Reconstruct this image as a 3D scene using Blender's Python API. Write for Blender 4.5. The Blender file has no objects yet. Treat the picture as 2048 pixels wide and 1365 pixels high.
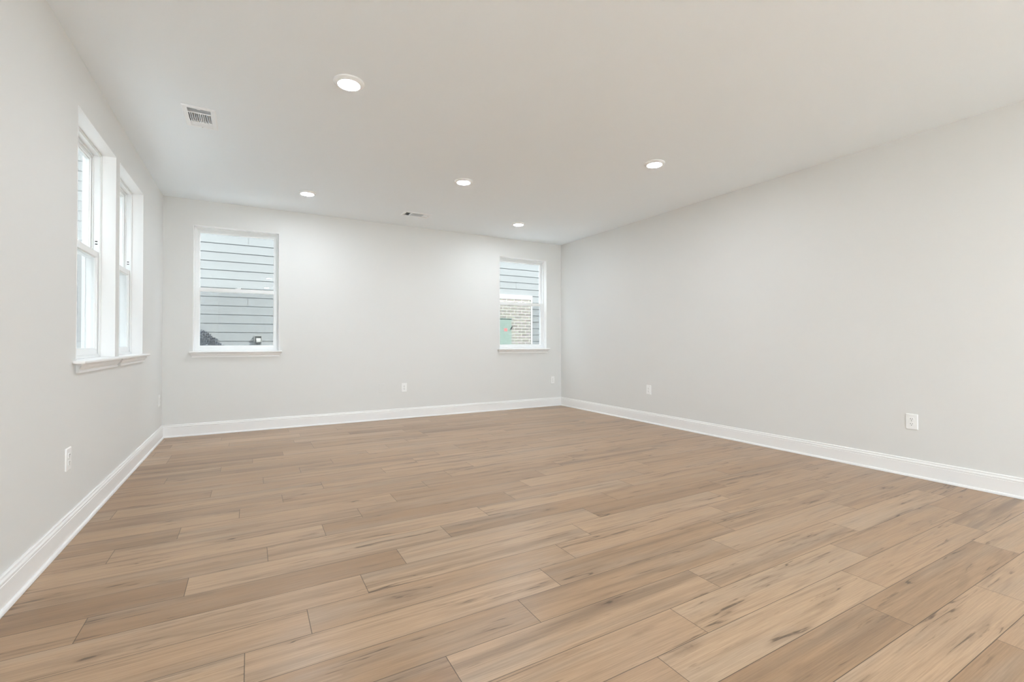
import bpy, bmesh, math, random
from mathutils import Vector, Matrix, Quaternion

sc = bpy.context.scene
C = sc.collection
R = math.radians

# ------------------------------------------------------------------ camera
XL, XR, YB, H = -0.8731, 4.6216, 6.4783, 2.743      # left, right, back wall faces and ceiling height
YR = -3.4                                           # rear wall behind the camera
F_PX, YAW, PITCH, ROLL, CAMZ, SHIFT_PX = 924.25, 0.5139, 0.0096, -0.0006, 1.0806, -6.746
cam_d = bpy.data.cameras.new('camera')
cam = bpy.data.objects.new('camera', cam_d); C.objects.link(cam)
cam_d.sensor_width = 36.0
cam_d.lens = F_PX / 2048 * 36.0
cam_d.shift_y = SHIFT_PX / 2048
cam_d.clip_start = 0.05
fw = Vector((math.sin(YAW) * math.cos(PITCH), math.cos(YAW) * math.cos(PITCH), math.sin(PITCH)))
rt = Vector((math.cos(YAW), -math.sin(YAW), 0)); up = rt.cross(fw)
c_, s_ = math.cos(ROLL), math.sin(ROLL)
rt, up = rt * c_ + up * s_, up * c_ - rt * s_
M = Matrix((rt, up, -fw)).transposed().to_4x4()
M.translation = (0, 0, CAMZ)
cam.matrix_world = M
sc.camera = cam

# ------------------------------------------------------------------ sky, sun, exposure
SKY_STRENGTH = 11.5
SUN_STRENGTH = 19.0
LAMP_RADIANCE = 232.0
world = bpy.data.worlds.new('World'); sc.world = world
world.use_nodes = True
bgn = world.node_tree.nodes['Background']
bgn.inputs['Color'].default_value = (0.87, 0.94, 1.0, 1)
bgn.inputs['Strength'].default_value = SKY_STRENGTH
sun_d = bpy.data.lights.new('sun', 'SUN'); sun = bpy.data.objects.new('sun', sun_d); C.objects.link(sun)
sun_d.energy = SUN_STRENGTH; sun_d.angle = R(0.6); sun_d.color = (1.0, 0.97, 0.92)
sun.location = (12, -4, 12)
sun.rotation_euler = Vector((-0.62, 0.50, -0.92)).to_track_quat('-Z', 'Y').to_euler()
sc.view_settings.view_transform = 'Standard'
sc.view_settings.look = 'None'
sc.view_settings.exposure = 0.17
sc.view_settings.gamma = 1.0
sc.view_settings.use_curve_mapping = False
sc.cycles.max_bounces = 16
sc.cycles.diffuse_bounces = 10
sc.cycles.transparent_max_bounces = 24
sc.cycles.sample_clamp_indirect = 8.0

# ------------------------------------------------------------------ materials
def lin(r, g, b):
    f = lambda v: (v / 255 / 12.92) if v / 255 <= 0.04045 else ((v / 255 + 0.055) / 1.055) ** 2.4
    return (f(r), f(g), f(b), 1)

def new_mat(name):
    m = bpy.data.materials.new(name); m.use_nodes = True
    nt = m.node_tree
    return m, nt, nt.nodes['Principled BSDF']

def paint(name, col, rough=0.6, bump=0.0, scale=400, spec=0.3, var=0.0):
    m, nt, b = new_mat(name)
    b.inputs['Base Color'].default_value = col
    b.inputs['Roughness'].default_value = rough
    b.inputs['Specular IOR Level'].default_value = spec
    tc = nt.nodes.new('ShaderNodeTexCoord')
    n = nt.nodes.new('ShaderNodeTexNoise'); n.inputs['Scale'].default_value = scale
    n.inputs['Detail'].default_value = 3
    nt.links.new(tc.outputs['Object'], n.inputs['Vector'])
    if bump:
        bp = nt.nodes.new('ShaderNodeBump'); bp.inputs['Strength'].default_value = bump
        bp.inputs['Distance'].default_value = 0.001
        nt.links.new(n.outputs['Fac'], bp.inputs['Height'])
        nt.links.new(bp.outputs['Normal'], b.inputs['Normal'])
    if var:
        n2 = nt.nodes.new('ShaderNodeTexNoise'); n2.inputs['Scale'].default_value = 3.0
        nt.links.new(tc.outputs['Object'], n2.inputs['Vector'])
        mx = nt.nodes.new('ShaderNodeMix'); mx.data_type = 'RGBA'
        mx.inputs[6].default_value = tuple(c * (1 - var) for c in col[:3]) + (1,)
        mx.inputs[7].default_value = tuple(min(1, c * (1 + var)) for c in col[:3]) + (1,)
        nt.links.new(n2.outputs['Fac'], mx.inputs[0])
        nt.links.new(mx.outputs[2], b.inputs['Base Color'])
    return m

M_WALL = paint('wall_paint', (0.765, 0.768, 0.758, 1), 0.55, 0.08, 350, 0.25)
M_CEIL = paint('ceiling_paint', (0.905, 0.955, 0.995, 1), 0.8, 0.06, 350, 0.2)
M_TRIM = paint('trim_paint', (0.89, 0.89, 0.89, 1), 0.35, 0.0, 200, 0.4)
M_VINYL = paint('white_vinyl', (0.87, 0.88, 0.885, 1), 0.3, 0.0, 200, 0.45)
M_PLAST = paint('white_plastic', (0.92, 0.93, 0.93, 1), 0.3, 0.0, 200, 0.5)
M_DARK = paint('dark_slot', (0.02, 0.02, 0.02, 1), 0.7)
M_METAL = paint('white_metal', (0.93, 0.95, 0.97, 1), 0.4, 0.0, 200, 0.4)
M_DUCT = paint('duct_sheet', (0.50, 0.51, 0.52, 1), 0.6)
M_SIDE = paint('lap_siding', (0.142, 0.151, 0.156, 1), 0.7, 0.5, 60, 0.2, 0.03)
M_EXTRIM = paint('exterior_trim', (0.36, 0.365, 0.36, 1), 0.6)
M_PANEL = paint('green_metal', (0.150, 0.200, 0.175, 1), 0.5, 0.0, 100, 0.3, 0.04)
M_LABEL = paint('red_label', (0.36, 0.115, 0.115, 1), 0.6)
M_GROUND = paint('pale_bounce_ground', (0.70, 0.70, 0.69, 1), 0.95, 0.6, 40, 0.1, 0.08)  # unseen ground, made pale to bounce daylight up to the ceiling
M_SCREWM = paint('screw_steel', (0.55, 0.55, 0.55, 1), 0.35)
M_LEAF = paint('dark_foliage', (0.022, 0.026, 0.042, 1), 0.7, 0.2, 60, 0.2, 0.3)
M_BLADE = paint('pale_grass', (0.085, 0.095, 0.105, 1), 0.7, 0.0, 60, 0.2)
M_HOOD = paint('hood_plastic', (0.15, 0.155, 0.15, 1), 0.6)
M_SOFFIT = paint('roof_shingle', (0.12, 0.12, 0.13, 1), 0.9, 0.5, 50)

def emissive(name, strength, col=(0.90, 0.97, 1.04, 1)):
    m, nt, b = new_mat(name)
    nt.nodes.remove(b)
    e = nt.nodes.new('ShaderNodeEmission')
    e.inputs['Color'].default_value = col; e.inputs['Strength'].default_value = strength
    nt.links.new(e.outputs[0], nt.nodes['Material Output'].inputs[0])
    return m
M_LENS = emissive('led_lens', LAMP_RADIANCE)

def glass_mat():
    m, nt, b = new_mat('window_glass'); nt.nodes.remove(b)
    g = nt.nodes.new('ShaderNodeNewGeometry')
    dot = nt.nodes.new('ShaderNodeVectorMath'); dot.operation = 'DOT_PRODUCT'
    nt.links.new(g.outputs['Incoming'], dot.inputs[0]); nt.links.new(g.outputs['Normal'], dot.inputs[1])
    ab = nt.nodes.new('ShaderNodeMath'); ab.operation = 'ABSOLUTE'; nt.links.new(dot.outputs['Value'], ab.inputs[0])
    sb = nt.nodes.new('ShaderNodeMath'); sb.operation = 'SUBTRACT'; sb.inputs[0].default_value = 1; nt.links.new(ab.outputs[0], sb.inputs[1])
    pw = nt.nodes.new('ShaderNodeMath'); pw.operation = 'POWER'; pw.inputs[1].default_value = 5; nt.links.new(sb.outputs[0], pw.inputs[0])
    mu = nt.nodes.new('ShaderNodeMath'); mu.operation = 'MULTIPLY_ADD'; mu.inputs[1].default_value = 0.95; mu.inputs[2].default_value = 0.04
    nt.links.new(pw.outputs[0], mu.inputs[0])
    t = nt.nodes.new('ShaderNodeBsdfTransparent'); t.inputs['Color'].default_value = (0.965, 0.985, 0.98, 1)
    gl = nt.nodes.new('ShaderNodeBsdfGlossy'); gl.inputs['Roughness'].default_value = 0.0
    mx = nt.nodes.new('ShaderNodeMixShader')
    nt.links.new(mu.outputs[0], mx.inputs[0]); nt.links.new(t.outputs[0], mx.inputs[1]); nt.links.new(gl.outputs[0], mx.inputs[2])
    nt.links.new(mx.outputs[0], nt.nodes['Material Output'].inputs[0])
    return m
M_GLASS = glass_mat()

def screen_mat():
    m, nt, b = new_mat('fiberglass_screen'); nt.nodes.remove(b)
    t = nt.nodes.new('ShaderNodeBsdfTransparent')
    d = nt.nodes.new('ShaderNodeBsdfDiffuse'); d.inputs['Color'].default_value = (0.22, 0.24, 0.26, 1)
    mx = nt.nodes.new('ShaderNodeMixShader'); mx.inputs[0].default_value = 0.17
    nt.links.new(t.outputs[0], mx.inputs[1]); nt.links.new(d.outputs[0], mx.inputs[2])
    nt.links.new(mx.outputs[0], nt.nodes['Material Output'].inputs[0])
    return m
M_SCREEN = screen_mat()

def brick_mat():
    m, nt, b = new_mat('grey_brick')
    b.inputs['Roughness'].default_value = 0.9
    tc = nt.nodes.new('ShaderNodeTexCoord')
    sep = nt.nodes.new('ShaderNodeSeparateXYZ'); nt.links.new(tc.outputs['Object'], sep.inputs[0])
    add = nt.nodes.new('ShaderNodeMath'); add.operation = 'ADD'
    nt.links.new(sep.outputs['X'], add.inputs[0]); nt.links.new(sep.outputs['Y'], add.inputs[1])
    cmb = nt.nodes.new('ShaderNodeCombineXYZ')
    nt.links.new(add.outputs[0], cmb.inputs['X']); nt.links.new(sep.outputs['Z'], cmb.inputs['Y'])
    br = nt.nodes.new('ShaderNodeTexBrick')
    br.inputs['Scale'].default_value = 1.0
    br.inputs['Brick Width'].default_value = 0.203; br.inputs['Row Height'].default_value = 0.068
    br.inputs['Mortar Size'].default_value = 0.0065; br.inputs['Mortar Smooth'].default_value = 0.2
    br.inputs['Color1'].default_value = (0.185, 0.172, 0.150, 1)
    br.inputs['Color2'].default_value = (0.125, 0.117, 0.105, 1)
    br.inputs['Mortar'].default_value = (0.36, 0.355, 0.335, 1)
    nt.links.new(cmb.outputs[0], br.inputs['Vector'])
    n = nt.nodes.new('ShaderNodeTexNoise'); n.inputs['Scale'].default_value = 45
    nt.links.new(tc.outputs['Object'], n.inputs['Vector'])
    mx = nt.nodes.new('ShaderNodeMix'); mx.data_type = 'RGBA'; mx.blend_type = 'SOFT_LIGHT'
    mx.inputs[0].default_value = 0.7
    nt.links.new(br.outputs['Color'], mx.inputs[6]); nt.links.new(n.outputs['Color'], mx.inputs[7])
    nt.links.new(mx.outputs[2], b.inputs['Base Color'])
    return m
M_BRICK = brick_mat()

PW, PL = 0.1797, 1.2165      # plank width and length
def floor_mat():
    m, nt, b = new_mat('oak_plank')
    N, Lk = nt.nodes.new, nt.links.new
    uv = N('ShaderNodeUVMap'); uv.uv_map = 'plank'
    at = N('ShaderNodeAttribute'); at.attribute_name = 'rnd'
    sr = N('ShaderNodeSeparateColor'); Lk(at.outputs['Color'], sr.inputs[0])
    su = N('ShaderNodeSeparateXYZ'); Lk(uv.outputs[0], su.inputs[0])
    def math_(op, a, b_=None, c=None, clamp=False):
        n = N('ShaderNodeMath'); n.operation = op; n.use_clamp = clamp
        for i, v in enumerate((a, b_, c)):
            if v is None: continue
            if isinstance(v, (int, float)): n.inputs[i].default_value = v
            else: Lk(v, n.inputs[i])
        return n.outputs[0]
    U, V = su.outputs['X'], su.outputs['Y']
    r1, r2, r3 = sr.outputs[0], sr.outputs[1], sr.outputs[2]
    def vec(su_, sv_, k=1.0):
        c = N('ShaderNodeCombineXYZ')
        Lk(math_('MULTIPLY_ADD', U, su_, math_('MULTIPLY', r2, 37.0 * k)), c.inputs['X'])
        Lk(math_('MULTIPLY_ADD', V, sv_, math_('MULTIPLY', r1, 53.0 * k)), c.inputs['Y'])
        Lk(math_('MULTIPLY', r3, 17.0), c.inputs['Z'])
        return c.outputs[0]
    def noise(v, detail=4, rough=0.55, dist=0.0):
        n = N('ShaderNodeTexNoise'); n.inputs['Scale'].default_value = 1.0
        n.inputs['Detail'].default_value = detail; n.inputs['Roughness'].default_value = rough
        n.inputs['Distortion'].default_value = dist
        Lk(v, n.inputs['Vector']); return n.outputs['Fac']
    def ramp(f, stops):
        r = N('ShaderNodeValToRGB'); e = r.color_ramp.elements
        while len(e) < len(stops): e.new(0.5)
        for el, (p, c) in zip(e, stops): el.position = p; el.color = c
        Lk(f, r.inputs[0]); return r.outputs['Color'], r
    def sm(f, lo, hi):
        n = N('ShaderNodeMapRange'); n.interpolation_type = 'SMOOTHSTEP'
        Lk(f, n.inputs['Value']); n.inputs['From Min'].default_value = lo; n.inputs['From Max'].default_value = hi
        return n.outputs['Result']
    def mix(f, a, b_, mode='MIX'):
        n = N('ShaderNodeMix'); n.data_type = 'RGBA'; n.blend_type = mode
        for i, v in ((0, f), (6, a), (7, b_)):
            if isinstance(v, (int, float)): n.inputs[i].default_value = v
            elif isinstance(v, tuple): n.inputs[i].default_value = v
            else: Lk(v, n.inputs[i])
        return n.outputs[2]
    # plank tone
    tone, _ = ramp(r3, [(0.0, (0.310, 0.188, 0.106, 1)), (0.35, (0.415, 0.268, 0.160, 1)), (0.7, (0.472, 0.316, 0.198, 1)), (1.0, (0.508, 0.350, 0.224, 1))])
    # broad lengthwise streaks, stronger on some planks
    st = sm(noise(vec(0.6, 14.0), 4, 0.55, 0.3), 0.42, 0.70)
    amt = math_('MULTIPLY_ADD', sm(r1, 0.25, 0.95), 0.52, 0.18)
    col = mix(math_('MULTIPLY', st, amt), tone, (0.20, 0.132, 0.085, 1))
    gy = sm(noise(vec(0.9, 7.0, 1.7), 2), 0.45, 0.7)
    col = mix(math_('MULTIPLY', gy, 0.25), col, (0.36, 0.31, 0.255, 1))
    # cathedral figure: contour lines of a stretched noise
    fig = noise(vec(0.30, 7.0, 2.3), 2, 0.4, 0.25)
    ln = math_('SINE', math_('MULTIPLY', fig, 90.0))
    lnm = math_('MULTIPLY', sm(ln, 0.2, 1.0), sm(noise(vec(1.6, 5.0, 3.1), 2), 0.42, 0.62))
    col = mix(math_('MULTIPLY', lnm, 0.26), col, (0.20, 0.125, 0.075, 1))
    # fine pores
    gr = noise(vec(5.0, 240.0), 4, 0.65)
    col = mix(0.5, col, mix(1.0, col, ramp(gr, [(0.30, (0.60, 0.58, 0.55, 1)), (0.66, (1.18, 1.18, 1.18, 1))])[0], 'MULTIPLY'))
    # wandering cracks: thin zero crossings of a stretched noise, broken up along the board
    def crack(su_, sv_, k, wid, lo, hi):
        n1 = noise(vec(su_, sv_, k), 3, 0.55, 0.15)
        d_ = math_('ABSOLUTE', math_('SUBTRACT', n1, 0.5))
        thin = math_('SUBTRACT', 1.0, sm(d_, wid * 0.25, wid))
        return math_('MULTIPLY', thin, sm(noise(vec(1.5, 10.0, k + 2.2), 5, 0.66), lo, hi)), math_('MULTIPLY', math_('SUBTRACT', 1.0, sm(d_, 0.0, wid * 7)), sm(noise(vec(1.5, 10.0, k + 2.2), 2, 0.5), lo, hi))
    c1, h1 = crack(0.55, 9.0, 1.3, 0.011, 0.53, 0.63)
    c2, h2 = crack(0.8, 17.0, 6.1, 0.012, 0.56, 0.66)
    cr = math_('MAXIMUM', c1, c2)
    col = mix(math_('MULTIPLY', math_('MAXIMUM', h1, h2), 0.30), col, (0.20, 0.125, 0.075, 1))
    col = mix(math_('MULTIPLY', cr, 0.80), col, (0.075, 0.046, 0.028, 1))
    fk = math_('MULTIPLY', sm(noise(vec(5.0, 70.0, 7.7), 3, 0.6), 0.60, 0.70), sm(noise(vec(1.8, 9.0, 8.3), 3, 0.6), 0.50, 0.62))
    col = mix(math_('MULTIPLY', fk, 0.62), col, (0.10, 0.062, 0.038, 1))
    vo = N('ShaderNodeTexVoronoi'); vo.inputs['Scale'].default_value = 1.0
    Lk(vec(2.2, 8.0, 5.3), vo.inputs['Vector'])
    wob = math_('ADD', vo.outputs['Distance'], math_('MULTIPLY', math_('SUBTRACT', noise(vec(22, 55), 3), 0.5), 0.22))
    sepc = N('ShaderNodeSeparateColor'); Lk(vo.outputs['Color'], sepc.inputs[0])
    sel = sm(sepc.outputs[0], 0.72, 0.74)
    col = mix(math_('MULTIPLY', math_('MULTIPLY', math_('SUBTRACT', 1.0, sm(wob, 0.05, 0.26)), sel), 0.35), col, (0.18, 0.11, 0.066, 1))
    col = mix(math_('MULTIPLY', math_('MULTIPLY', math_('SUBTRACT', 1.0, sm(wob, 0.0, 0.09)), sel), 0.75), col, (0.07, 0.043, 0.026, 1))
    # seams between planks
    ev = math_('MINIMUM', V, math_('SUBTRACT', PW, V))
    eu = math_('MINIMUM', U, math_('SUBTRACT', PL, U))
    e = math_('MINIMUM', ev, eu)
    seam = math_('SUBTRACT', 1.0, sm(e, 0.0005, 0.0020))
    col = mix(math_('MULTIPLY', seam, 0.9), col, (0.060, 0.038, 0.024, 1))
    Lk(col, b.inputs['Base Color'])
    rg = math_('MULTIPLY_ADD', gr, 0.14, 0.26)
    Lk(rg, b.inputs['Roughness'])
    b.inputs['Specular IOR Level'].default_value = 0.42
    hgt = math_('SUBTRACT', math_('MULTIPLY', gr, 0.25), math_('ADD', math_('MULTIPLY', seam, 1.0), math_('MULTIPLY', cr, 0.4)))
    bp = N('ShaderNodeBump'); bp.inputs['Strength'].default_value = 0.25; bp.inputs['Distance'].default_value = 0.0008
    Lk(hgt, bp.inputs['Height']); Lk(bp.outputs['Normal'], b.inputs['Normal'])
    return m
M_FLOOR = floor_mat()

# ------------------------------------------------------------------ mesh helpers
def tag(o, label=None, cat=None, group=None, kind=None):
    for k, v in (('label', label), ('category', cat), ('group', group), ('kind', kind)):
        if v: o[k] = v
    return o

def empty(name, loc, rot=(0, 0, 0)):
    o = bpy.data.objects.new(name, None); C.objects.link(o)
    o.location = loc; o.rotation_euler = rot; o.empty_display_size = 0.1
    return o

def obj(name, bm, mat, parent=None, origin=(0, 0, 0), bevel=0.0, smooth=False, seg=2):
    """bm is in world space; origin is the world origin of the parent (or of the object itself)."""
    bmesh.ops.recalc_face_normals(bm, faces=bm.faces[:])
    org = Vector(origin)
    for v in bm.verts: v.co -= org
    me = bpy.data.meshes.new(name); bm.to_mesh(me); bm.free()
    if smooth:
        for p in me.polygons: p.use_smooth = True
    for m in (mat if isinstance(mat, (list, tuple)) else [mat]): me.materials.append(m)
    o = bpy.data.objects.new(name, me); C.objects.link(o)
    if parent: o.parent = parent
    else: o.location = org
    if bevel:
        b = o.modifiers.new('bevel', 'BEVEL'); b.width = bevel; b.segments = seg
        b.limit_method = 'ANGLE'; b.angle_limit = R(40)
    return o

def box(bm, x0, x1, y0, y1, z0, z1):
    x0, x1 = sorted((x0, x1)); y0, y1 = sorted((y0, y1)); z0, z1 = sorted((z0, z1))
    v = [bm.verts.new(p) for p in ((x0, y0, z0), (x1, y0, z0), (x1, y1, z0), (x0, y1, z0), (x0, y0, z1), (x1, y0, z1), (x1, y1, z1), (x0, y1, z1))]
    for f in ((0, 3, 2, 1), (4, 5, 6, 7), (0, 1, 5, 4), (1, 2, 6, 5), (2, 3, 7, 6), (3, 0, 4, 7)):
        bm.faces.new([v[i] for i in f])

def loft(bm, loops, caps=True):
    """closed loops of equal length joined into a skin"""
    L = [[bm.verts.new(p) for p in lp] for lp in loops]
    n = len(L[0])
    for a, b in zip(L, L[1:]):
        for i in range(n): bm.faces.new((a[i], a[(i + 1) % n], b[(i + 1) % n], b[i]))
    if caps: bm.faces.new(L[0][::-1]); bm.faces.new(L[-1])

def lathe(bm, prof, cx, cy, seg=48, cap=True):
    rings = []
    for r, z in prof:
        rings.append([bm.verts.new((cx + r * math.cos(2 * math.pi * i / seg), cy + r * math.sin(2 * math.pi * i / seg), z)) for i in range(seg)])
    for a, b in zip(rings, rings[1:]):
        for i in range(seg): bm.faces.new((a[i], a[(i + 1) % seg], b[(i + 1) % seg], b[i]))
    if cap: bm.faces.new(rings[0]); bm.faces.new(rings[-1])

def slab_with_holes(P, u, v, d0, d1, holes):
    """P(u, v, d) -> world; grid slab with rectangular holes (u0,u1,v0,v1)."""
    bm = bmesh.new()
    us = sorted({u[0], u[1]} | {h[i] for h in holes for i in (0, 1)})
    vs = sorted({v[0], v[1]} | {h[i] for h in holes for i in (2, 3)})
    solid = lambda i, j: 0 <= i < len(us) - 1 and 0 <= j < len(vs) - 1 and not any(
        h[0] - 1e-6 < (us[i] + us[i + 1]) / 2 < h[1] and h[2] < (vs[j] + vs[j + 1]) / 2 < h[3] for h in holes)
    cache = {}
    def V(a, b, d):
        k = (a, b, d)
        if k not in cache: cache[k] = bm.verts.new(P(a, b, d))
        return cache[k]
    for i in range(len(us) - 1):
        for j in range(len(vs) - 1):
            if not solid(i, j): continue
            a, b, c, e = us[i], us[i + 1], vs[j], vs[j + 1]
            for d in (d0, d1): bm.faces.new((V(a, c, d), V(b, c, d), V(b, e, d), V(a, e, d)))
            for (ni, nj, p, q) in ((i - 1, j, (a, c), (a, e)), (i + 1, j, (b, c), (b, e)), (i, j - 1, (a, c), (b, c)), (i, j + 1, (a, e), (b, e))):
                if not solid(ni, nj):
                    bm.faces.new((V(*p, d0), V(*q, d0), V(*q, d1), V(*p, d1)))
    return bm

# ------------------------------------------------------------------ room shell
GZ = -0.35
WT = 0.17
ZS, ZH = 0.975, 2.443                       # stool top and head of the windows
PB = lambda u, d, z: (u, YB + d, z)         # back wall: u along x, d outward
PLW = lambda u, d, z: (XL - d, u, z)        # left wall: u along y, d outward
WINS = [('window_1', PB, -0.584, 0.299), ('window_2', PB, 3.433, 4.321), ('window_3', PLW, 3.534, 4.393), ('window_4', PLW, 4.508, 5.382)]
LINER = 0.004
wh = lambda w: (w[2] - LINER, w[3] + LINER, ZS - 0.018, ZH + LINER)

o = obj('wall_back', slab_with_holes(lambda u, v, d: PB(u, d, v), (XL - WT, XR + WT), (0, H), 0, WT, [wh(w) for w in WINS[:2]]), M_WALL); tag(o, kind='structure')
o = obj('wall_left', slab_with_holes(lambda u, v, d: PLW(u, d, v), (YR, YB), (0, H), 0, WT, [wh(w) for w in WINS[2:]]), M_WALL); tag(o, kind='structure')
bm = bmesh.new(); box(bm, XR, XR + WT, YR, YB, 0, H); tag(obj('wall_right', bm, M_WALL), kind='structure')
RDOOR = (0.75, 3.4, 0.0, 2.3)  # opening added in the unseen rear wall as a daylight source
PRE = lambda u, d, z: (u, YR - d, z)        # rear wall: u along x, d outward
o = obj('wall_rear', slab_with_holes(lambda u, v, d: PRE(u, d, v), (XL - WT, XR + WT), (0, H), 0, WT, [RDOOR]), M_WALL); tag(o, kind='structure')
VENTS = [(-0.332, 4.092, 'y'), (1.867, 5.845, 'x')]
vh = []
for cx, cy, ax in VENTS:
    a, b = (0.071, 0.151) if ax == 'y' else (0.151, 0.071)
    vh.append((cx - a, cx + a, cy - b, cy + b))
o = obj('ceiling', slab_with_holes(lambda u, v, d: (u, v, H + d), (XL - WT, XR + WT), (YR - WT, YB + WT), 0, 0.12, vh), M_CEIL); tag(o, kind='structure')

bm = bmesh.new(); box(bm, XL - WT - 0.03, 14.0, YR - WT - 0.03, YB + WT + 0.03, H + 0.125, 5.7); box(bm, XR + WT + 0.005, 14.0, YR - WT - 0.03, YB + WT, GZ, H + 0.12); tag(obj('wall_sky_block', bm, M_SIDE), kind='structure')   # unseen upper storey and side mass, added to cut skylight on the siding

# floor: every plank its own face with its own coordinates along and across the board
OFF = {-3: 2.03, -2: 2.80, -1: 2.196, 0: 1.217, 1: 1.482, 2: 0.587, 3: 0.977, 4: -0.015, 5: 0.201, 6: 0.446, 7: 0.664, 8: 0.972, 9: 0.077, 10: 0.369, 11: 0.604, 12: 0.866,
       13: -0.06, 14: 0.193, 15: 0.472, 16: -0.244, 17: 0.087, 18: 0.364, 19: -0.574, 20: -0.22, 21: 0.016, 22: 0.273, 23: 0.563}
OFF[-3] = 2.36
TONE = {(8, -2): 0.08, (3, -1): 0.3, (4, 1): 0.3, (2, 0): 0.75, (-1, -1): 0.25, (-1, 0): 0.3, (-3, -1): 0.2, (-2, -1): 0.8, (2, 1): 0.75, (1, 0): 0.95, (0, 0): 1.0, (5, 1): 0.7, (7, 0): 0.8, (8, -1): 0.8, (6, -1): 0.75, (6, 0): 0.9, (4, 0): 0.8, (5, -1): 0.6, (0, -1): 0.4, (14, 0): 0.3, (13, 0): 0.4, (16, 1): 0.7, (12, -1): 0.55, (10, -1): 0.75, (14, -1): 0.4, (12, -2): 0.3, (21, -1): 0.25, (9, 0): 0.7, (9, 1): 0.75, (5, 2): 0.55, (7, 2): 0.5, (4, 3): 0.55, (1, 1): 0.5, (0, 1): 0.6, (3, 1): 0.85, (3, 0): 0.4, (2, 3): 0.5, (9, 2): 0.6, (13, 2): 0.6, (16, 2): 0.7, (9, -1): 0.45, (15, -1): 0.65, (17, -1): 0.35}    # (row, joint number) -> tone, filled from the photograph below
random.seed(11)
bm = bmesh.new()
uvl = bm.loops.layers.uv.new('plank'); cl = bm.loops.layers.float_color.new('rnd')
for k in range(-26, 31):
    yf = 1.145 + PW * k; yn = yf - PW
    if yf <= YR or yn >= YB: continue
    off = OFF.get(k, random.random() * PL)
    n0 = math.floor((XL - off) / PL)
    for n in range(n0, n0 + 8):
        x0 = off + n * PL; x1 = x0 + PL
        if x1 <= XL or x0 >= XR: continue
        a, b = max(x0, XL), min(x1, XR); c, d = max(yn, YR), min(yf, YB)
        t = random.triangular(0.05, 1.0, 0.5)
        t = TONE.get((k, n), t)
        rc = (random.random(), random.random(), t, 1)
        f = bm.faces.new([bm.verts.new(p) for p in ((a, c, 0), (b, c, 0), (b, d, 0), (a, d, 0))])
        for lp in f.loops:
            lp[uvl].uv = (lp.vert.co.x - x0, lp.vert.co.y - yn); lp[cl] = rc
bm.normal_update()
fl = obj('floor', bm, M_FLOOR); tag(fl, kind='structure')
bm = bmesh.new(); box(bm, XL - WT, XR + WT, YR - WT, YB + WT, -0.3, -0.004)
tag(obj('trim_1', bm, M_DUCT), kind='structure')      # slab under the planks

# baseboards with shoe moulding, mitred into the corners
PROF = [(0, 0), (0.0145, 0), (0.0145, 0.106), (0.0125, 0.109), (0.0125, 0.111), (0.0145, 0.114), (0.0140, 0.121), (0.0110, 0.1265), (0.0075, 0.129), (0.0075, 0.131), (0.0105, 0.133), (0.0095, 0.139), (0.006, 0.143), (0, 0.143)]
SHOE = [(0.0145, 0.001)] + [(0.0145 + 0.0115 * math.sin(R(90) - t) ** 0.8, 0.001 + 0.0185 * math.sin(t)) for t in [R(x) for x in (0, 20, 40, 60, 75)]] + [(0.0145, 0.0195)]
def run(prof, P, u0, u1, m0, m1):
    bm = bmesh.new()
    loft(bm, [[P(u0 + (o_ if m0 else 0), -o_, z) for o_, z in prof], [P(u1 - (o_ if m1 else 0), -o_, z) for o_, z in prof]])
    return bm
PR = lambda u, d, z: (XR + d, u, z)
for nm, P, u0, u1, m0, m1 in (('baseboard_left', PLW, YR, YB, 1, 1), ('baseboard_back', PB, XL, XR, 1, 1), ('baseboard_right', PR, YR, YB, 1, 1), ('baseboard_rear', PRE, XL, RDOOR[0] - 0.06, 1, 0)):
    org = P((u0 + u1) / 2, 0, 0)
    o = obj(nm, run(PROF, P, u0, u1, m0, m1), M_TRIM, origin=org); tag(o, kind='structure')
    s = obj('shoe_molding', run(SHOE, P, u0, u1, m0, m1), M_TRIM, o, origin=org)

# ------------------------------------------------------------------ windows
def frame_ring(bm, P, u0, u1, z0, z1, d0, d1, l, r, b, t):
    """rectangular ring: borders l, r, b, t"""
    for a in ((u0, u0 + l, z0, z1), (u1 - r, u1, z0, z1), (u0 + l, u1 - r, z0, z0 + b), (u0 + l, u1 - r, z1 - t, z1)):
        p = P(a[0], d0, a[2]); q = P(a[1], d1, a[3])
        box(bm, p[0], q[0], p[1], q[1], p[2], q[2])
def pbox(bm, P, u0, u1, d0, d1, z0, z1):
    p = P(u0, d0, z0); q = P(u1, d1, z1)
    box(bm, p[0], q[0], p[1], q[1], p[2], q[2])

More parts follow.
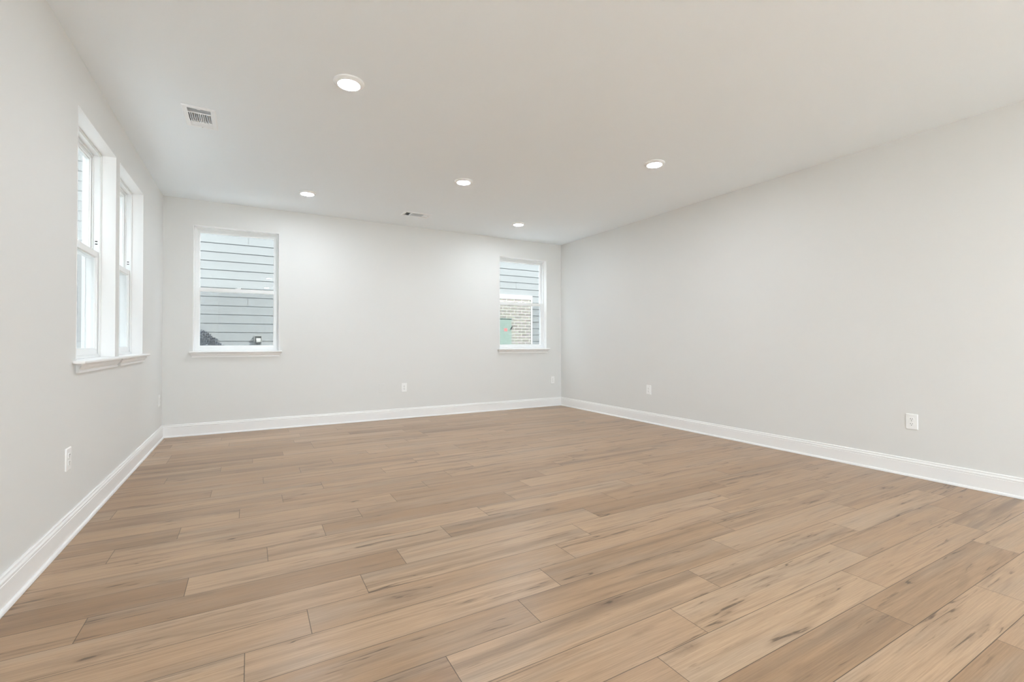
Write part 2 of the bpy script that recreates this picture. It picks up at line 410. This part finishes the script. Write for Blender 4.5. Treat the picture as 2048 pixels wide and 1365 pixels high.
JD = 0.078       # depth of the jamb liner
def window(name, P, u0, u1, h0, h1, stop=False):
    org = P((u0 + u1) / 2, 0, ZS)
    root = empty(name, org); tag(root, kind='structure')
    bm = bmesh.new()                                         # white jamb liner, flush with the wall
    pbox(bm, P, u0 - LINER, u0, -0.0015, JD, ZS, ZH + LINER); pbox(bm, P, u1, u1 + LINER, -0.0015, JD, ZS, ZH + LINER); pbox(bm, P, u0, u1, -0.0015, JD, ZH, ZH + LINER)
    obj('jamb', bm, M_TRIM, root, org)
    bm = bmesh.new()                                         # vinyl frame with stepped tracks
    frame_ring(bm, P, u0, u1, ZS, ZH, JD, WT + 0.01, 0.012, 0.012, 0.016, 0.012)
    frame_ring(bm, P, u0 + 0.012, u1 - 0.012, ZS + 0.016, ZH - 0.012, JD + 0.004, JD + 0.012, 0.008, 0.008, 0.006, 0.008)
    frame_ring(bm, P, u0 + 0.012, u1 - 0.012, ZS + 0.016, ZH - 0.012, JD + 0.043, JD + 0.05, 0.016, 0.016, 0.008, 0.016)
    frame_ring(bm, P, u0 + 0.012, u1 - 0.012, ZS + 0.016, ZH - 0.012, JD + 0.083, WT + 0.01, 0.016, 0.016, 0.01, 0.016)
    obj('window_frame', bm, M_VINYL, root, org, bevel=0.0015)
    zm = 1.732                                               # top of the meeting rail
    def sash(nm, z0, z1, d0, d1, side, b, t):
        bm = bmesh.new()
        frame_ring(bm, P, u0 + 0.014, u1 - 0.014, z0, z1, d0, d1, side, side, b, t)
        frame_ring(bm, P, u0 + 0.014 + side - 0.002, u1 - 0.014 - side + 0.002, z0 + b - 0.002, z1 - t + 0.002, d0 + 0.008, d1 - 0.004, 0.008, 0.008, 0.008, 0.008)
        s = obj(nm, bm, M_VINYL, root, org, bevel=0.002)
        bm = bmesh.new(); dm = (d0 + d1) / 2
        pbox(bm, P, u0 + 0.014 + side, u1 - 0.014 - side, dm - 0.0025, dm + 0.0025, z0 + b, z1 - t)
        obj('glass_pane', bm, M_GLASS, s, org)
        return s
    up_ = sash('upper_sash', zm - 0.046, ZH - 0.016, JD + 0.051, JD + 0.081, 0.032, 0.036, 0.034)
    lo = sash('lower_sash', ZS + 0.018, zm, JD + 0.013, JD + 0.042, 0.036, 0.042, 0.042)
    bm = bmesh.new()                                         # cam lock on the meeting rail
    um = (u0 + u1) / 2
    pbox(bm, P, um - 0.028, um + 0.028, JD + 0.016, JD + 0.04, zm - 0.001, zm + 0.006)
    pbox(bm, P, um - 0.006, um + 0.03, JD + 0.02, JD + 0.032, zm + 0.006, zm + 0.013)
    obj('sash_lock', bm, M_VINYL, lo, org, bevel=0.002)
    bm = bmesh.new(); pbox(bm, P, u0 + 0.02, u1 - 0.02, JD + 0.0855, JD + 0.0865, ZS + 0.02, zm)
    obj('insect_screen', bm, M_SCREEN, root, org)
    if stop:
        for zz in (zm + 0.075, zm + 0.055):
            bm = bmesh.new(); pbox(bm, P, u1 - 0.0125, u1 - 0.0095, JD + 0.02, JD + 0.034, zz, zz + 0.007)
            obj('vent_stop', bm, M_DARK, root, org)
    # stool with horns, rounded nose
    bm = bmesh.new()
    pl = [(u0 - h0, -0.055), (u1 + h1, -0.055), (u1 + h1, 0.0), (u1, 0.0), (u1, JD), (u0, JD), (u0, 0.0), (u0 - h0, 0.0)]
    loft(bm, [[P(a, d, ZS - 0.018) for a, d in pl], [P(a, d, ZS) for a, d in pl]])
    obj('window_sill', bm, M_TRIM, root, org, bevel=0.006, seg=3)
    bm = bmesh.new()                                         # apron, moulded, with returned ends
    ap = [(0.0, ZS - 0.019), (0.033, ZS - 0.019), (0.033, ZS - 0.027), (0.028, ZS - 0.031), (0.024, ZS - 0.042), (0.017, ZS - 0.052), (0.012, ZS - 0.056), (0.012, ZS - 0.060), (0.016, ZS - 0.063), (0.016, ZS - 0.072), (0, ZS - 0.072)]
    e0, e1 = min(h0, 0.04) - 0.006, min(h1, 0.04) - 0.006
    loft(bm, [[P(u0 - e0 + (0.033 - d), -d, z) for d, z in ap], [P(u1 + e1 - (0.033 - d), -d, z) for d, z in ap]])
    obj('apron', bm, M_TRIM, root, org)
    return root
window('window_1', PB, WINS[0][2], WINS[0][3], 0.038, 0.038)
window('window_2', PB, WINS[1][2], WINS[1][3], 0.045, 0.045)
window('window_3', PLW, WINS[2][2], WINS[2][3], 0.062, 0.057, True)
window('window_4', PLW, WINS[3][2], WINS[3][3], 0.057, 0.045, True)

# unseen glazed doors, added behind the camera to let daylight in
def daylight_door(name, P, D, n):
    org = P((D[0] + D[1]) / 2, 0, 0)
    dr = empty(name, org); tag(dr, kind='structure')
    bm = bmesh.new(); frame_ring(bm, P, D[0], D[1], 0.0, D[3], 0.02, WT - 0.01, 0.04, 0.04, 0.03, 0.04); obj('door_frame', bm, M_VINYL, dr, org, bevel=0.002)
    w = (D[1] - D[0] - 0.08) / n
    for i in range(n):
        a, b, d0 = D[0] + 0.04 + i * w - (0.03 if i else 0), D[0] + 0.04 + (i + 1) * w + (0.03 if i < n - 1 else 0), (0.10, 0.05)[i % 2]
        bm = bmesh.new(); frame_ring(bm, P, a, b, 0.03, D[3] - 0.04, d0, d0 + 0.04, 0.06, 0.06, 0.08, 0.06)
        s = obj('door_panel', bm, M_VINYL, dr, org, bevel=0.002)
        bm = bmesh.new(); pbox(bm, P, a + 0.06, b - 0.06, d0 + 0.0175, d0 + 0.0225, 0.11, D[3] - 0.10); obj('glass_pane', bm, M_GLASS, s, org)
daylight_door('added_door_1', PRE, RDOOR, 4)

# ------------------------------------------------------------------ recessed ceiling lights
def copy_tree(o, parent=None):
    c = o.copy(); C.objects.link(c)
    if parent: c.parent = parent
    for ch in list(o.children): copy_tree(ch, c)
    return c
light0 = empty('ceiling_light', (0, 0, H))
bm = bmesh.new()
lathe(bm, [(0.094, 0.0), (0.0945, -0.004), (0.091, -0.008), (0.080, -0.0145), (0.0715, -0.0185), (0.0685, -0.0195), (0.0665, -0.0185), (0.0665, -0.010), (0.0665, 0.0)], 0, 0, cap=False)
obj('trim_ring', bm, M_PLAST, light0, smooth=True)
bm = bmesh.new()
lathe(bm, [(0.0665, -0.0165), (0.060, -0.0185), (0.040, -0.0195), (0.015, -0.0200)], 0, 0, cap=False)
cv = [v for v in bm.verts if abs(v.co.z + 0.0200) < 1e-6]; bm.faces.new(cv)
obj('light_lens', bm, M_LENS, light0, smooth=True)
LIGHTS = [((0.538, 3.072), 'round recessed ceiling light nearest the camera, lower left of the ceiling vent pair'),
          ((0.537, 5.578), 'round recessed ceiling light above the left back window'),
          ((1.903, 4.385), 'round recessed ceiling light at the middle of the five, nearest the far vent'),
          ((3.262, 5.592), 'smallest looking recessed ceiling light, beside the far right corner'),
          ((3.260, 3.078), 'round recessed ceiling light nearest the long blank right wall'),
          ((0.40, -0.25), 'added unseen ceiling light behind the camera nearest the left wall'),  # this and the lights below are unseen, added to brighten the room
          ((3.30, -0.25), 'added unseen ceiling light behind the camera beside the blank right wall'),
          ((1.85, -1.40), 'added unseen ceiling light behind the camera in the middle of the room'),
          ((0.40, -2.60), 'added unseen ceiling light behind the camera in the rear left corner'),
          ((3.30, -2.60), 'added unseen ceiling light behind the camera in the rear right corner')]
LIGHTS[0] = (LIGHTS[0][0], 'round recessed ceiling light nearest the camera, to the right of the near square vent')
for i, ((x, y), lb) in enumerate(LIGHTS):
    o = light0 if i == 0 else copy_tree(light0)
    o.location = (x, y, H); tag(o, lb, 'ceiling light', 'recessed ceiling lights')

# ------------------------------------------------------------------ ceiling vents (three-way registers)
def vent_meshes():
    parts = []
    # local: long axis along Y, near bank towards -Y; z = 0 is the ceiling face
    hw, hl, iw, il = 0.102, 0.179, 0.071, 0.151
    bm = bmesh.new()
    outer = [(-hw, -hl), (hw, -hl), (hw, hl), (-hw, hl)]; mid = [(-hw + 0.006, -hl + 0.006), (hw - 0.006, -hl + 0.006), (hw - 0.006, hl - 0.006), (-hw + 0.006, hl - 0.006)]
    inn = [(-iw, -il), (iw, -il), (iw, il), (-iw, il)]
    loops = [[(x, y, 0.0) for x, y in outer], [(x, y, -0.003) for x, y in outer], [(x, y, -0.0075) for x, y in mid], [(x, y, -0.0065) for x, y in inn], [(x, y, 0.016) for x, y in inn]]
    loft(bm, loops, caps=False)
    parts.append(('vent_frame', bm, M_METAL))
    for y in (-0.075, 0.088):
        bm = bmesh.new(); box(bm, -iw, iw, y - 0.003, y + 0.003, -0.006, 0.012); parts.append(('divider_bar', bm, M_METAL))
    def slat(cx, cy, lx, ly, tilt):
        bm = bmesh.new(); L_ = 0.018; dx = L_ / 2 * math.sin(tilt); dz = L_ / 2 * math.cos(tilt); t = 0.0006
        if lx > ly:   # runs along x, tilts in y
            a = (cy - dx, 0.003 - dz); b = (cy + dx, 0.003 + dz)
            lp = lambda x: [(x, a[0] - t, a[1]), (x, a[0] + t, a[1]), (x, b[0] + t, b[1]), (x, b[0] - t, b[1])]
            loft(bm, [lp(cx - lx / 2), lp(cx + lx / 2)])
        else:
            a = (cx - dx, 0.003 - dz); b = (cx + dx, 0.003 + dz)
            lp = lambda y: [(a[0] - t, y, a[1]), (a[0] + t, y, a[1]), (b[0] + t, y, b[1]), (b[0] - t, y, b[1])]
            loft(bm, [lp(cy - ly / 2), lp(cy + ly / 2)])
        parts.append(('louver', bm, M_METAL))
    for i in range(5): slat(0, -il + 0.010 + i * 0.0145, 2 * iw, 0.001, R(42))
    for i in range(11): slat(-iw + 0.0065 + i * 0.0129, 0.0065, 0.001, 0.157, R(-42))
    for i in range(4): slat(0, 0.100 + i * 0.0145, 2 * iw, 0.001, R(-48))
    bm = bmesh.new()
    box(bm, -iw, iw, -il, il, 0.10, 0.105); box(bm, -iw - 0.004, -iw, -il, il, 0.017, 0.105); box(bm, iw, iw + 0.004, -il, il, 0.017, 0.105)
    box(bm, -iw, iw, -il - 0.004, -il, 0.017, 0.105); box(bm, -iw, iw, il, il + 0.004, 0.017, 0.105)
    parts.append(('duct_boot', bm, M_DUCT))
    bm = bmesh.new(); box(bm, -0.010, 0.010, -il - 0.012, -il + 0.004, -0.010, -0.006); parts.append(('damper_lever', bm, M_METAL))
    bm = bmesh.new(); lathe(bm, [(0.0035, -0.0068), (0.0035, -0.0082), (0.002, -0.0088)], 0.0, il + 0.012, 12); parts.append(('screw', bm, M_SCREWM))
    return parts
for (cx, cy, ax), lb in zip(VENTS, ('white metal ceiling vent nearest the camera, above the left windows', 'white metal ceiling vent near the back wall, between the two back windows')):
    root = empty('ceiling_vent', (cx, cy, H), (0, 0, 0 if ax == 'y' else R(-90)))
    tag(root, lb, 'vent', 'ceiling air vents')
    for nm, bm, mt in vent_meshes(): obj(nm, bm, mt, root)

# ------------------------------------------------------------------ wall plates
# local frame: x along the wall, z up, -y out of the wall into the room
def rounded(w, h, r, n=5):
    pts = []
    for sx, sz, a0 in ((1, 1, 0), (-1, 1, 90), (-1, -1, 180), (1, -1, 270)):
        for i in range(n + 1):
            a = R(a0 + 90 * i / n); pts.append((sx * (w / 2 - r) + r * math.cos(a), sz * (h / 2 - r) + r * math.sin(a)))
    return pts
def plate_bm(w, h):
    bm = bmesh.new(); L_ = []
    for ins, d in ((0, 0.0), (0, 0.003), (0.0012, 0.0052), (0.004, 0.0062)):
        L_.append([(x, -d, z) for x, z in rounded(w - 2 * ins, h - 2 * ins, 0.004)])
    loft(bm, L_); return bm
def outlet(loc, rz, label, w=0.078, h=0.124):
    root = empty('wall_outlet', loc, (0, 0, rz)); tag(root, label, 'outlet', 'duplex wall outlets')
    obj('cover_plate', plate_bm(w, h), M_PLAST, root)
    for s in (1, -1):
        zc = s * 0.0195
        bm = bmesh.new()
        sh = [(x, z * 1.0) for x, z in rounded(0.034, 0.029, 0.009)]
        loft(bm, [[(x, -0.0060, z + zc) for x, z in sh], [(x, -0.0080, z + zc) for x, z in sh], [(x * 0.95, -0.0086, z * 0.95 + zc) for x, z in sh]])
        rc = obj('receptacle', bm, M_PLAST, root)
        for x, hh in ((-0.0064, 0.0085), (0.0064, 0.0070)):
            bm = bmesh.new(); box(bm, x - 0.0013, x + 0.0013, -0.0089, -0.0060, zc + 0.0035 - hh / 2, zc + 0.0035 + hh / 2); obj('slot', bm, M_DARK, rc)
        bm = bmesh.new(); loft(bm, [[(0.0027 * math.cos(R(a)), -y, zc - 0.0078 + 0.0027 * math.sin(R(a))) for a in range(0, 360, 30)] for y in (0.0060, 0.0089)]); obj('ground_hole', bm, M_DARK, rc)
    bm = bmesh.new(); loft(bm, [[(0.003 * math.cos(R(a)), -y, 0.003 * math.sin(R(a))) for a in range(0, 360, 30)] for y in (0.0060, 0.0072)]); obj('screw', bm, M_SCREWM, root)
    return root
outlet((1.896, YB, 0.436), 0, 'white duplex outlet low on the back wall, right of the blank plate')
outlet((4.444, YB, 0.438), 0, 'white duplex outlet low on the back wall by the far right corner', 0.072)
outlet((XR, 4.475, 0.443), R(-90), 'small looking white duplex outlet far along the right wall')
outlet((XR, 1.658, 0.440), R(-90), 'white duplex outlet with dark slots near on the right wall')
outlet((XL, 3.408, 0.440), R(90), 'white duplex outlet low on the left wall under the window corner', 0.084)
outlet((XL, 6.292, 0.442), R(90), 'white outlet low on the left wall beside the back left corner')
root = empty('blank_wall_plate', (1.583, YB, 0.442), (0, 0, 0)); tag(root, 'blank wall coloured plate low on the back wall, left of an outlet', 'wall plate')
obj('cover_plate', plate_bm(0.084, 0.122), M_WALL, root)
for s in (1, -1):
    bm = bmesh.new(); loft(bm, [[(0.0028 * math.cos(R(a)), -y, s * 0.042 + 0.0028 * math.sin(R(a))) for a in range(0, 360, 30)] for y in (0.0060, 0.0069)]); obj('screw', bm, M_WALL, root)

# ------------------------------------------------------------------ outdoors: the neighbouring house
YN = 9.45; GZ = -0.35
bm = bmesh.new(); box(bm, -30, 30, -30, 40, GZ - 0.1, GZ); tag(obj('ground', bm, M_GROUND), kind='structure')
house = empty('neighbor_house', (1.6, YN, GZ)); tag(house, 'neighboring house with pale blue gray lap siding seen through the windows', 'house')
HO = (1.6, YN, GZ)
EXP = 0.1545; Z0 = 2.957 - 20 * EXP
X0, X1 = -5.5, 14.0
bm = bmesh.new()
JO = {12: -0.055, 19: -0.048, 8: 4.1, 14: 3.2, 16: 5.45, 10: -2.9}      # butt joints of some courses
for i in range(-2, 38):
    z0 = Z0 + i * EXP; z1 = z0 + EXP + 0.012
    cuts = [X0] + ([JO[i] - 0.002, JO[i] + 0.002] if i in JO else []) + [X1]
    for a, b in zip(cuts[::2], cuts[1::2]):
        lp = lambda x: [(x, YN + 0.006, z0), (x, YN + 0.014, z0), (x, YN + 0.024, z1), (x, YN + 0.0135, z1)]
        loft(bm, [lp(a), lp(b)])
obj('lap_siding', bm, M_SIDE, house, HO)
bm = bmesh.new(); box(bm, X0, X1, YN + 0.026, YN + 0.2, GZ, Z0 + 38 * EXP); obj('wall_core', bm, M_SIDE, house, HO)
bm = bmesh.new()
ze = Z0 + 38 * EXP
loft(bm, [[(x, YN - 0.02, ze - 0.02), (x, YN - 0.02, ze + 0.1), (x, YN + 4, ze + 2.4), (x, YN + 4, ze - 0.02)] for x in (X0 - 0.3, X1 + 0.3)])
obj('roof', bm, M_SOFFIT, house, HO)
# brick-faced bump-out with white trim
bm = bmesh.new(); box(bm, 3.6, 5.80, YN - 0.09, YN + 0.01, GZ, 2.08); obj('brick_veneer', bm, M_BRICK, house, HO)
bm = bmesh.new(); box(bm, 3.6, 5.84, YN - 0.096, YN + 0.01, 2.08, 2.18); obj('frieze_board', bm, M_EXTRIM, house, HO, bevel=0.003)
bm = bmesh.new(); box(bm, 5.80, 5.84, YN - 0.094, YN + 0.01, GZ, 2.08); obj('corner_board', bm, M_EXTRIM, house, HO, bevel=0.003)

# unseen second house, added to block sky light from the left windows
HL = (-3.9, 0.0, GZ)
block_house = empty('neighbor_house', HL); tag(block_house, 'added house outside the frame beyond the left windows, blocking sky light', 'house')
bm = bmesh.new()
for i in range(-2, 53):
    z0 = Z0 + i * EXP; z1 = z0 + EXP + 0.012
    lp = lambda y: [(HL[0], y, z0), (HL[0] - 0.012, y, z0), (HL[0] - 0.026, y, z1), (HL[0] - 0.016, y, z1)]
    loft(bm, [lp(-9), lp(8.6)])
obj('lap_siding', bm, M_SIDE, block_house, HL)
bm = bmesh.new(); box(bm, HL[0] - 4, HL[0] - 0.03, -9, 8.6, GZ, 8.2); obj('wall_core', bm, M_SIDE, block_house, HL)
bm = bmesh.new(); loft(bm, [[(HL[0] + 0.4, y, 8.1), (HL[0] + 0.4, y, 8.25), (HL[0] - 4, y, 10.2), (HL[0] - 4, y, 8.1)] for y in (-9.2, 8.8)]); obj('roof', bm, M_SOFFIT, block_house, HL)

# electrical disconnect box
EY = YN - 0.0965
root = empty('electrical_box', (4.96, EY, 0.95)); tag(root, 'green metal electrical box with red label on the brick outside the right back window', 'electrical box')
EO = (4.96, EY, 0.95)
bm = bmesh.new(); box(bm, 4.715, 5.205, EY - 0.11, EY, 0.93, 1.61); obj('housing', bm, M_PANEL, root, EO, bevel=0.006)
bm = bmesh.new(); box(bm, 4.725, 5.198, EY - 0.125, EY - 0.11, 0.94, 1.605); obj('door', bm, M_PANEL, root, EO, bevel=0.004)
bm = bmesh.new(); box(bm, 4.71, 5.212, EY - 0.135, EY, 1.61, 1.622); obj('rain_hood', bm, M_PANEL, root, EO)
bm = bmesh.new(); box(bm, 5.005, 5.085, EY - 0.127, EY - 0.125, 1.325, 1.395); obj('warning_label', bm, M_LABEL, root, EO)
bm = bmesh.new(); loft(bm, [[(5.165, EY - 0.128, 1.375), (5.185, EY - 0.128, 1.370), (5.185, EY - 0.15, 1.37), (5.165, EY - 0.15, 1.375)], [(5.205, EY - 0.128, 1.44), (5.222, EY - 0.128, 1.435), (5.222, EY - 0.15, 1.435), (5.205, EY - 0.15, 1.44)]]); obj('handle', bm, M_DARK, root, EO)

# exterior vent hood on a square mounting block
VX0, VX1, VZ0, VZ1 = 0.045, 0.168, 1.025, 1.198
VO = ((VX0 + VX1) / 2, YN, VZ0)
root = empty('vent_hood', VO); tag(root, 'white square exterior vent hood on the siding outside the left back window', 'vent')
PV = lambda u, d, z: (u, YN - d, z)
bm = bmesh.new(); frame_ring(bm, PV, VX0, VX1, VZ0, VZ1, -0.005, 0.05, 0.011, 0.011, 0.014, 0.012); obj('mounting_block', bm, M_HOOD, root, VO, bevel=0.002)
bm = bmesh.new(); pbox(bm, PV, VX0 + 0.008, VX1 - 0.008, 0.0, 0.02, VZ0 + 0.01, VZ1 - 0.008); obj('back_plate', bm, M_SIDE, root, VO)
bm = bmesh.new()                                # scooped hood, open below
xm, loops = 0.115, []
for j in range(7):
    a = R(15 * j); w = 0.036
    o_ = 0.02 + 0.10 * math.sin(a); z = 1.08 + 0.075 * math.cos(a)
    loops.append((o_, z))
for sx0, sx1 in ((xm - 0.036, xm - 0.032), (xm + 0.032, xm + 0.036)):
    loft(bm, [[(sx, YN - 0.02, 1.045)] + [(sx, YN - o_, z) for o_, z in loops] for sx in (sx0, sx1)])
sk = [(o_, z) for o_, z in loops]; sk2 = [(o_ - 0.003, z - 0.004) for o_, z in loops]
loft(bm, [[(x, YN - o_, z) for o_, z in sk] + [(x, YN - o_, z) for o_, z in reversed(sk2)] for x in (xm - 0.036, xm + 0.036)])
obj('hood', bm, M_HOOD, root, VO)
bm = bmesh.new(); loft(bm, [[(xm - 0.03, YN - 0.022, 1.12), (xm + 0.03, YN - 0.022, 1.12), (xm + 0.03, YN - 0.03, 1.12), (xm - 0.03, YN - 0.03, 1.12)], [(xm - 0.03, YN - 0.07, 1.048), (xm + 0.03, YN - 0.07, 1.048), (xm + 0.03, YN - 0.076, 1.05), (xm - 0.03, YN - 0.076, 1.05)]]); obj('flap', bm, M_HOOD, root, VO)

# dark shrub with pale blades against the siding, low in the left back window
SO = (-0.88, 9.08, GZ)
root = empty('garden_shrub', SO); tag(root, 'dark shrub with pale grassy blades at the lower left of the left back window', 'shrub')
random.seed(4)
bm = bmesh.new()
for i in range(12000):
    a = random.uniform(0, 2 * math.pi); rr = 0.50 * math.sqrt(random.random()); hz = 1 - random.random() ** 1.6 * 0.9
    top = 1.31 - 1.35 * rr ** 2
    p = Vector((SO[0] + rr * math.cos(a), SO[1] + 0.5 * rr * math.sin(a), GZ + (top - GZ) * hz))
    t = Vector((random.gauss(0, 1), random.gauss(0, 1), random.gauss(0.6, 0.8))).normalized(); s = t.orthogonal().normalized()
    L_, w = random.uniform(0.022, 0.05), random.uniform(0.006, 0.012)
    n_ = t.cross(s).normalized() * 0.003
    v = [bm.verts.new(q) for q in (p, p + t * L_ * 0.5 + s * w + n_, p + t * L_, p + t * L_ * 0.5 - s * w + n_)]
    bm.faces.new(v)
obj('foliage', bm, M_LEAF, root, SO)
bm = bmesh.new(); lathe(bm, [(0.03, GZ), (0.022, GZ + 0.5), (0.012, GZ + 1.1)], SO[0], SO[1], 10); obj('stem', bm, M_LEAF, root, SO)
for i in range(9):
    bm = bmesh.new(); x = -0.72 + random.uniform(-0.06, 0.16); y = 8.78 + random.uniform(-0.05, 0.05)
    dx = random.uniform(-0.10, 0.05); hh = random.uniform(1.40, 1.56)
    lps = []
    for j in range(7):
        q = j / 6; w = 0.006 * (1 - q * 0.8)
        cx = x + dx * q ** 2; cz = GZ + hh * q
        lps.append([(cx - w, y, cz), (cx, y - 0.003, cz), (cx + w, y, cz), (cx, y + 0.003, cz)])
    loft(bm, lps); obj('grass_blade', bm, M_BLADE, root, SO)
